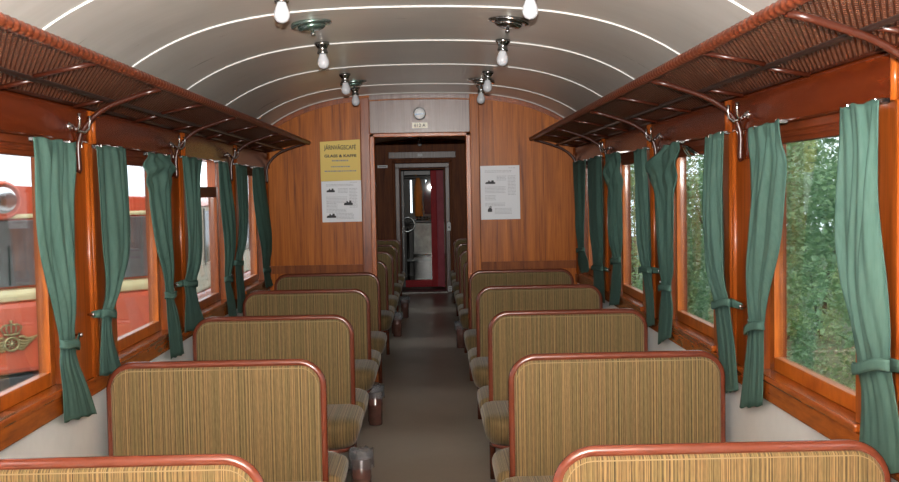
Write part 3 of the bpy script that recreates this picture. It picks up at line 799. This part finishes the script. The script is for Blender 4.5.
for key, (ti, rows) in CU.items():
    s = -1 if key[0] == 'L' else 1
    if s > 0: rows = [(a*1.02, 1.73+(b-1.73)*1.02, c*1.02, 1.73+(d-1.73)*1.02) for a, b, c, d in rows]
    rnd = random.Random(key)
    n = len(rows); SUB = 6; NU = 44
    fine = []
    for i in range(n-1):
        for q in range(SUB + (1 if i == n-2 else 0)):
            t_ = q/SUB
            r0, r1, r2, r3 = rows[max(i-1, 0)], rows[i], rows[i+1], rows[min(i+2, n-1)]
            fine.append((i + t_, [cat(r0[c], r1[c], r2[c], r3[c], t_) for c in range(4)]))
    ph1, ph2, ph3 = [rnd.uniform(0, 6.28) for _ in range(3)]
    nf = rnd.choice([2.2, 2.6, 3.0]); lean = rnd.uniform(-.08, .08)
    grid = []
    for idx, (ya, za, yb, zb) in fine:
        wdt = abs(yb-ya); row = []
        near_tie = math.exp(-((idx-ti)/.55)**2)
        amp = .013*(1-.35*near_tie)*min(1, .45 + idx*.5)
        low = max(0, min(1, (idx-ti)))
        for j in range(NU+1):
            u = j/NU
            uu = u + lean*math.sin(PI*u)*math.sin(idx*.8+ph3)
            off = (amp if idx < ti else amp*.75)*(.8*math.sin(2*PI*nf*uu + ph1 + .5*idx) + .7*math.sin(2*PI*1.15*uu + ph3 + .7*idx) + .35*math.sin(2*PI*(2*nf+1.3)*uu + ph2 - .4*idx))
            off += .010*math.sin(PI*u)*(1-near_tie*.4)
            if key in ('L3', 'R4', 'R6'): off += .040*math.exp(-((idx-.9)/.55)**2)*math.exp(-((u-.35)/.25)**2) + .012*math.sin(9*u+6*idx)*math.exp(-((idx-1)/.8)**2)
            wr = .003*math.sin(idx*7 + u*9 + ph2)*near_tie
            zsc = za + (zb-za)*u
            if idx > n-1.02: zsc += .003*math.sin(2*PI*nf*u + ph1)
            if idx < .02: zsc += .004*math.sin(14*u+ph2)
            lw = max(0, min(1, (1.45-zsc)/.43)); lw = lw*lw*(3-2*lw)
            row.append((s*((1.326 - off - wr)*(1-lw) + (1.354 - .30*off)*lw), ya + (yb-ya)*u, zsc))
        grid.append(row)
    cy = sum(r[0]+r[2] for r in rows)/(2*n)
    root = thing('curtain', (s*1.33, cy, rows[-1][1]), CL[key], 'curtain', 'green window curtains')
    o = MB().loft(grid, cap=False, closed=False).build('cloth', M['curtain'], root, fix=False)
    sd = o.modifiers.new('thickness', 'SOLIDIFY'); sd.thickness = .0025; sd.offset = 0
    # tie band round the gathered cloth, running on to its knob on the wall
    ya, za, yb, zb = rows[ti]
    cyt, czt, hw = (ya+yb)/2, (za+zb)/2, abs(yb-ya)/2 + .006
    sl = (zb-za)/(yb-ya)
    lw = max(0, min(1, (1.45-czt)/.43)); lw = lw*lw*(3-2*lw); bx = 1.326 + .028*lw
    rings = []
    for k in range(29):
        a = 2*PI*k/28
        y = cyt + hw*math.cos(a); x = bx - (.030*math.sin(a) if math.sin(a) > 0 else .010*math.sin(a))
        z = czt + sl*(y-cyt) + .004*math.sin(3*a+ph1)
        rings.append([(s*x, y, z-.017), (s*(x-.002), y, z-.008), (s*(x-.003), y, z+.008), (s*x, y, z+.017)])
    b = MB().loft(rings, cap=False, closed=False)
    knob_y = {'L1': 4.20, 'L2': 4.36, 'L3': 5.72, 'L4': 5.80, 'L5': 7.38, 'L6': 7.36, 'L7': 9.10, 'R1': 2.62, 'R2': 4.15, 'R3': 4.26, 'R4': 5.76, 'R5': 5.80, 'R6': 7.30, 'R7': 7.50, 'R8': 9.0}[key]
    zk = czt + (.035 if key == 'R1' else .012)
    es = cyt + hw if knob_y > cyt else cyt - hw
    if abs(knob_y - es) > .02:
        b.loft([[(s*(bx+((1.368-bx)*f)), es + (knob_y-es)*f, zk + (czt + sl*(es-cyt) - zk)*(1-f) + dz) for dz in (-.019+.006*f, .019-.006*f)] for f in [0, .25, .5, .75, 1]], cap=False, closed=False)
    o = b.build('tieback', M['curtain'], root, fix=False)
    sd = o.modifiers.new('thickness', 'SOLIDIFY'); sd.thickness = .003; sd.offset = 0
    MB().lathe([(.005, 0), (.005, .02), (.010, .024), (.010, .030), (.0, .033)], (s*1.387, knob_y, zk), 12, 'x', -s).build('knob', M['chrome'], root)
    ya, za, yb, zb = rows[0]
    for f in (.15, .85):
        y = ya + (yb-ya)*f; z = za + (zb-za)*f
        MB().box(s*1.322, s*1.366, y-.006, y+.006, z-.008, z+.006).build('clip', M['dark_chrome'], root, bevel=.002)

# the right-hand side stands 2.5 cm farther out than the left
for o in bpy.data.objects:
    if o.parent is None and o.name.split('.')[0] in ('curtain', 'coat_hook') and o.location.x > 1: o.location.x += .025
    if o.parent is None and o.get('kind') == 'structure' and o.type == 'MESH' and o.name[:4] in ('trim', 'wall', 'wind'):
        if min(v.co.x for v in o.data.vertices) > 1.2: o.location.x += .025

# ------------------------------------------------------------------ outside: ground, track, coaches, shrubs
GZ = -1.15
g = MB().box(-40, 40, -20, 60, GZ-.1, GZ)
tag(g.build('ground', M['gravel']), kind='structure')
M['verge'] = mottled('verge', (.045,.07,.03), (.11,.13,.06), 5, .9, strength=.6)
tag(MB().box(2.4, 40, -20, 60, GZ, GZ+.03).build('grass_verge', M['verge']), kind='structure')

def frame_of(origin, tangent):
    T = Vector((tangent[0], tangent[1], 0)).normalized(); N = Vector((T.y, -T.x, 0))
    return lambda a, d, z: tuple(Vector(origin) + T*a + N*d + Vector((0,0,z)))
class TB(MB):
    """boxes in a turned frame: a along the face, d outwards, z up"""
    def __init__(s, fr): super().__init__(); s.fr = fr
    def b(s, a0, a1, d0, d1, z0, z1):
        v = [s.fr(*p) for p in [(a0,d0,z0),(a1,d0,z0),(a1,d1,z0),(a0,d1,z0),(a0,d0,z1),(a1,d0,z1),(a1,d1,z1),(a0,d1,z1)]]
        return s.add(v, [(3,2,1,0),(4,5,6,7),(0,1,5,4),(1,2,6,5),(2,3,7,6),(3,0,4,7)])
# railcar end with headlight and winged emblem
FO = (-4.27, 10.66, 0); FT = (.695, .718)
F = frame_of(FO, FT)
t = thing('railcar', (-4.27, 10.66, GZ), 'red and cream railcar with headlight and winged emblem outside the left windows', 'railcar')
HW = 1.66
b = TB(F)
def endshape(z0, z1, w, d=0): pass
b.b(-HW, HW, -9, 0, -.10, .655); o = b.build('lower_body', M['car_red'], t, bevel=.06)
b = TB(F); b.b(-HW-.003, HW+.003, -9, .004, .655, .80); b.build('waist_band', M['car_cream'], t, bevel=.06)
b = TB(F); b.b(-HW, HW, -9, 0, .80, 1.53)
b.build('window_band', M['car_red'], t, bevel=.06)
for (a0, a1) in ((-1.56, -.56), (-.50, .42), (.50, 1.58)):
    b = TB(F); b.b(a0, a1, -.02, .006, .82, 1.51); pn = b.build('windscreen', M['car_glass'], t, bevel=.01)
    b = TB(F); b.b((a0+a1)/2-.008, (a0+a1)/2+.008, .006, .016, .84, 1.25); b.build('wiper', M['black'], pn)
for s_ in range(4):
    b = TB(F); b.b(HW-.01, HW+.006, -2.0-s_*1.6, -.9-s_*1.6, .85, 1.48); b.build('side_window', M['car_glass'], t)
b = TB(F); b.b(-HW-.003, HW+.003, -9, .004, 1.525, 1.58); b.build('cornice', M['car_cream'], t, bevel=.02)
# domed roof
pts = [(HW*math.cos(PI*k/16), 1.575 + .125 + .045*math.sin(PI*k/16) + .14*max(0, 1-(HW*math.cos(PI*k/16)/.85)**2)) for k in range(17)]
sec = [(HW, 1.575)] + pts + [(-HW, 1.575)]
m_ = MB(); m_.loft([[F(a, d_, 1.575 + (z-1.575)*q) for a, z in sec] for d_, q in ((0, .96), (-.25, 1.0), (-9, 1.0))], smooth=False)
m_.build('roof', M['car_red'], t)
c0 = F(-.10, .0, 1.72); NV = Vector(F(0, 1, 0)) - Vector(F(0, 0, 0)); TV = Vector(F(1, 0, 0)) - Vector(F(0, 0, 0))
def lathe_n(prof, c, n=28):
    m_ = MB(); c = Vector(c)
    m_.loft([[tuple(c + NV*h + (TV*math.cos(2*PI*k/n) + Vector((0,0,1))*math.sin(2*PI*k/n))*max(r, 1e-4)) for k in range(n)] for r, h in prof])
    return m_
hl = lathe_n([(.21, -.1), (.205, .03), (.19, .08), (.165, .10), (.16, .07)], c0).build('headlight', M['car_red'], t)
lathe_n([(.162, .05), (.155, .085), (.10, .10), (.0, .105)], c0).build('lens', M['chrome'], hl)
b = TB(F); b.b(-HW+.1, HW-.1, -8.9, -.15, -.62, -.10); b.build('underframe', M['rubber'], t)
for a_ in (-.75, .75):
    for d_ in (-1.6, -3.8):
        m_ = MB(); cc = Vector(F(a_, d_, GZ+.46))
        m_.loft([[tuple(cc + TV*h + (NV*math.cos(2*PI*k/24) + Vector((0,0,1))*math.sin(2*PI*k/24))*r) for k in range(24)] for r, h in ((.40, -.05), (.40, .05), (.44, .05), (.44, .08))])
        m_.build('wheel', M['rail_steel'], t)
b = TB(F); b.b(-1.2, 1.2, .0, .03, -.38, -.12); b.build('buffer_beam', M['rubber'], t, bevel=.02)
# emblem: crowned winged wheel
EC = (-.05, .226)
def E3(u, v, d): return F(EC[0] + u*1.08, d, EC[1] + v)
em = MB()
em.tube([E3(.068*math.cos(a), .068*math.sin(a), .022) for a in [2*PI*k/24 for k in range(24)]], .014, 8, closed=True)
em.lathe([(.018, -.018), (.022, 0), (.018, .018)], E3(0, 0, .02), 10, 'z')
for k in range(4):
    a = PI*k/4
    em.tube([E3(-.068*math.cos(a), -.068*math.sin(a), .018), E3(.068*math.cos(a), .068*math.sin(a), .018)], .007, 6)
for s_ in (-1, 1):
    for j in range(5):      # feathers, longest on top
        x1, v1 = .29 - .036*j, .080 - .024*j
        x0_, v0 = .066, .062 - .028*j
        pth = []
        for q in range(9):
            f = q/8
            pth.append(E3(s_*(x0_ + (x1-x0_)*f), v0 + (v1-v0)*f - .030*math.sin(PI*f) + (.022*math.sin(PI*min(1, f*3)) if j == 0 else 0), .018 - .001*j))
        em.tube(pth, [.012, .016, .017, .017, .016, .015, .013, .010, .004], 6)
em.build('winged_wheel', M['brass'], t)
cr = MB()
cr.tube([E3(-.075 + .15*k/10, .105 - .008*math.sin(PI*k/10), .02) for k in range(11)], .013, 6)
for u in (-1, -.5, 0, .5, 1):
    cr.tube([E3(u*.072, .115, .018), E3(u*.100, .160, .018), E3(u*.082, .195, .018), E3(u*.02, .205, .018)], .0085, 6)
for u, v in ((-.098, .172), (-.055, .203), (.055, .203), (.098, .172)):
    cr.lathe([(.009, -.009), (.013, 0), (.009, .009)], E3(u, v, .02), 8, 'z')
cr.tube([E3(0, .20, .02), E3(0, .25, .02)], .009, 6); cr.tube([E3(-.018, .236, .02), E3(.018, .236, .02)], .008, 6)
cr.build('crown', M['brass'], t)

# pale coach on the next track, seen through the far left windows
CX = -3.35
t = thing('pale_coach', (CX-1.4, 20, GZ), 'cream coach with red lower side beyond the far left windows', 'coach')
MB().box(CX-2.8, CX, 14.9, 40, .0, .30).build('lower_body', M['car_red'], t, bevel=.04)
MB().box(CX-2.8, CX, 14.9, 40, .30, 1.58).build('upper_body', M['car_pale'], t, bevel=.04)
m_ = MB(); ps = [(CX-1.4 + 1.42*math.cos(PI*k/14), 1.58 + .17*math.sin(PI*k/14)) for k in range(15)]
m_.prism(ps, 14.85, 40.05); m_.build('roof', M['car_red'], t)
MB().box(CX-2.6, CX-.1, 15.1, 39.8, -.7, 0).build('underframe', M['rubber'], t)
for k in range(8):
    w = MB().box(CX-.02, CX+.008, 15.5+2.2*k, 17.0+2.2*k, .72, 1.5).build('side_window', M['car_glass'], t)
    MB().box(CX, CX+.016, 15.45+2.2*k, 15.5+2.2*k, .68, 1.54).box(CX, CX+.016, 17.0+2.2*k, 17.05+2.2*k, .68, 1.54).build('frame', M['steel'], w)
for k in range(6):
    m_ = MB(); yy = 16.5 + 2.4*(k % 2) + 14*(k//4)
    m_.lathe([(.40, -.05), (.40, .05), (.44, .05), (.44, .08)], (CX-.5 if k % 4 < 2 else CX-2.3, yy, GZ+.46), 20, 'x'); m_.build('wheel', M['rail_steel'], t)

# shrubs on the right
def make_shrub(name, seed, mat, hgt, rad, nleaf):
    rnd = random.Random(seed)
    root = thing(name, (0,0,0), 'x', 'shrub', 'leafy shrubs outside the right windows')
    st = MB(); lf = MB()
    for k in range(6):
        a = rnd.uniform(0, 2*PI); e = (rad*.7*math.cos(a), rad*.7*math.sin(a), hgt*rnd.uniform(.5, .85))
        st.tube([(0,0,0), (e[0]*.25, e[1]*.25, e[2]*.4), (e[0]*.6, e[1]*.6, e[2]*.75), e], [.03, .02, .012, .005], 6)
    cl = []
    for k in range(70):
        a = rnd.uniform(0, 2*PI); q = math.sqrt(rnd.random()); zz = rnd.uniform(.02, 1)**1.15
        env = rad*(1 - .35*max(0, zz-.6)/.4)
        cl.append((env*q*math.cos(a), env*q*math.sin(a), zz*hgt, rnd.uniform(.20, .48)))
    for i in range(nleaf):
        c = rnd.choice(cl)
        d = Vector((rnd.gauss(0,1), rnd.gauss(0,1), rnd.gauss(0,1))).normalized()*c[3]*rnd.random()**.4
        p = Vector(c[:3]) + d
        if p.z < .03: continue
        ln = rnd.uniform(.04, .078); wd_ = ln*.36
        ax = Vector((rnd.gauss(0,1), rnd.gauss(0,1), rnd.gauss(-.25,.6))).normalized()
        sd = ax.cross(Vector((rnd.gauss(0,.6), rnd.gauss(0,.6), 1))).normalized(); up = sd.cross(ax)
        vs = [p, p + ax*ln*.45 + sd*wd_ + up*wd_*.3, p + ax*ln, p + ax*ln*.45 - sd*wd_ + up*wd_*.3]
        lf.add(vs, [(0,1,2), (0,2,3)])
    st.build('stems', M['stem'], root, local=True); lf.build('foliage', mat, root, local=True, fix=False)
    return root
s1 = make_shrub('shrub', 5, M['leaf'], 4.7, 1.12, 21000)
s2 = make_shrub('shrub', 9, M['leaf_yellow'], 4.9, 1.12, 20000)
spots = [(s1, 3.9, 8.4, .3, 'glossy dark green shrub filling the nearest right window'),
         (s2, 5.9, 11.1, 1.2, 'taller light green shrub behind the glossy one in the nearest right window'),
         (s1, 4.2, 13.8, 2.2, 'green shrub seen through the second right window'),
         (s2, 4.2, 17.4, 4.0, 'yellowish green shrub seen through the third right window'),
         (s1, 4.6, 22.6, 3.0, 'green shrub farthest along the right, seen through the last window'),
         (s1, 7.6, 14.6, 5.0, 'dense dark green shrub in the second row behind the nearest right window'),
         (s2, 7.3, 18.8, 5.6, 'pale green shrub in the second row behind the second right window'),
         (s1, 8.6, 24.5, 1.0, 'dark shrub at the back beyond the second right window'),
         (s1, 9.2, 10.6, 4.4, 'dark shrub at the back of the nearest right window')]
used = set()
for src, x, y, r_, l in spots:
    o = src if src.name not in used else copy_tree(src)
    used.add(src.name)
    o.location = (x, y, GZ+.02); o.rotation_euler = (0, 0, r_); o['label'] = l

# ------------------------------------------------------------------ light
w = bpy.data.worlds.new('World'); sc.world = w; w.use_nodes = True
t = w.node_tree; bg = t.nodes['Background']
tc = t.nodes.new('ShaderNodeTexCoord'); sx = t.nodes.new('ShaderNodeSeparateXYZ'); L(t, tc.outputs['Generated'], sx.inputs[0])
r = ramp(t, [(.0, (.62,.66,.70)), (.5, (.80,.88,.97)), (.62, (.90,.96,1.0)), (1.0, (.95,.97,1.0))])
mp = t.nodes.new('ShaderNodeMath'); mp.operation = 'MULTIPLY_ADD'; mp.inputs[1].default_value = .5; mp.inputs[2].default_value = .5
L(t, sx.outputs['Z'], mp.inputs[0]); L(t, mp.outputs[0], r.inputs['Fac']); L(t, r.outputs['Color'], bg.inputs['Color'])
bg.inputs['Strength'].default_value = 2.9
sun = bpy.data.lights.new('sun', 'SUN'); sun.energy = 1.2; sun.angle = math.radians(25)
so = bpy.data.objects.new('sun', sun); COL.objects.link(so); so.rotation_euler = (math.radians(38), math.radians(-18), 0)
# the camera's own flash, its head tilted up to bounce off the ceiling
fl = bpy.data.lights.new('camera_flash', 'AREA'); fl.shape = 'DISK'; fl.size = .07; fl.energy = 980; fl.color = (1.0,.97,.93)
fo = bpy.data.objects.new('camera_flash', fl); COL.objects.link(fo); fo.location = (.09, .02, 1.88)
fo.rotation_euler = (math.radians(90 + 72), 0, 0)

# ------------------------------------------------------------------ camera
FPX = 1020.0
yaw, pit, rol = math.atan(17.6/FPX), math.atan(49.8/FPX), math.radians(1.05)
fw = Vector((math.sin(yaw)*math.cos(pit), math.cos(yaw)*math.cos(pit), -math.sin(pit)))
r0 = Vector((math.cos(yaw), -math.sin(yaw), 0)); u0 = r0.cross(fw)
rt = r0*math.cos(rol) - u0*math.sin(rol); upv = u0*math.cos(rol) + r0*math.sin(rol)
cam = bpy.data.cameras.new('camera'); cam.sensor_width = 36; cam.lens = FPX/899*36; cam.clip_start = .05; cam.clip_end = 300
co = bpy.data.objects.new('camera', cam); COL.objects.link(co)
mt = Matrix((rt, upv, -fw)).transposed().to_4x4(); mt.translation = (.09, 0, 1.73)
co.matrix_world = mt
sc.camera = co
sc.view_settings.view_transform = 'Standard'; sc.view_settings.look = 'None'
sc.view_settings.gamma = 1; sc.view_settings.exposure = .35; sc.view_settings.use_curve_mapping = False
sc.cycles.max_bounces = 10; sc.cycles.transparent_max_bounces = 16; sc.cycles.diffuse_bounces = 5
sc.cycles.use_denoising = True
sc.cycles.caustics_reflective = False; sc.cycles.caustics_refractive = False
sc.cycles.sample_clamp_indirect = 6
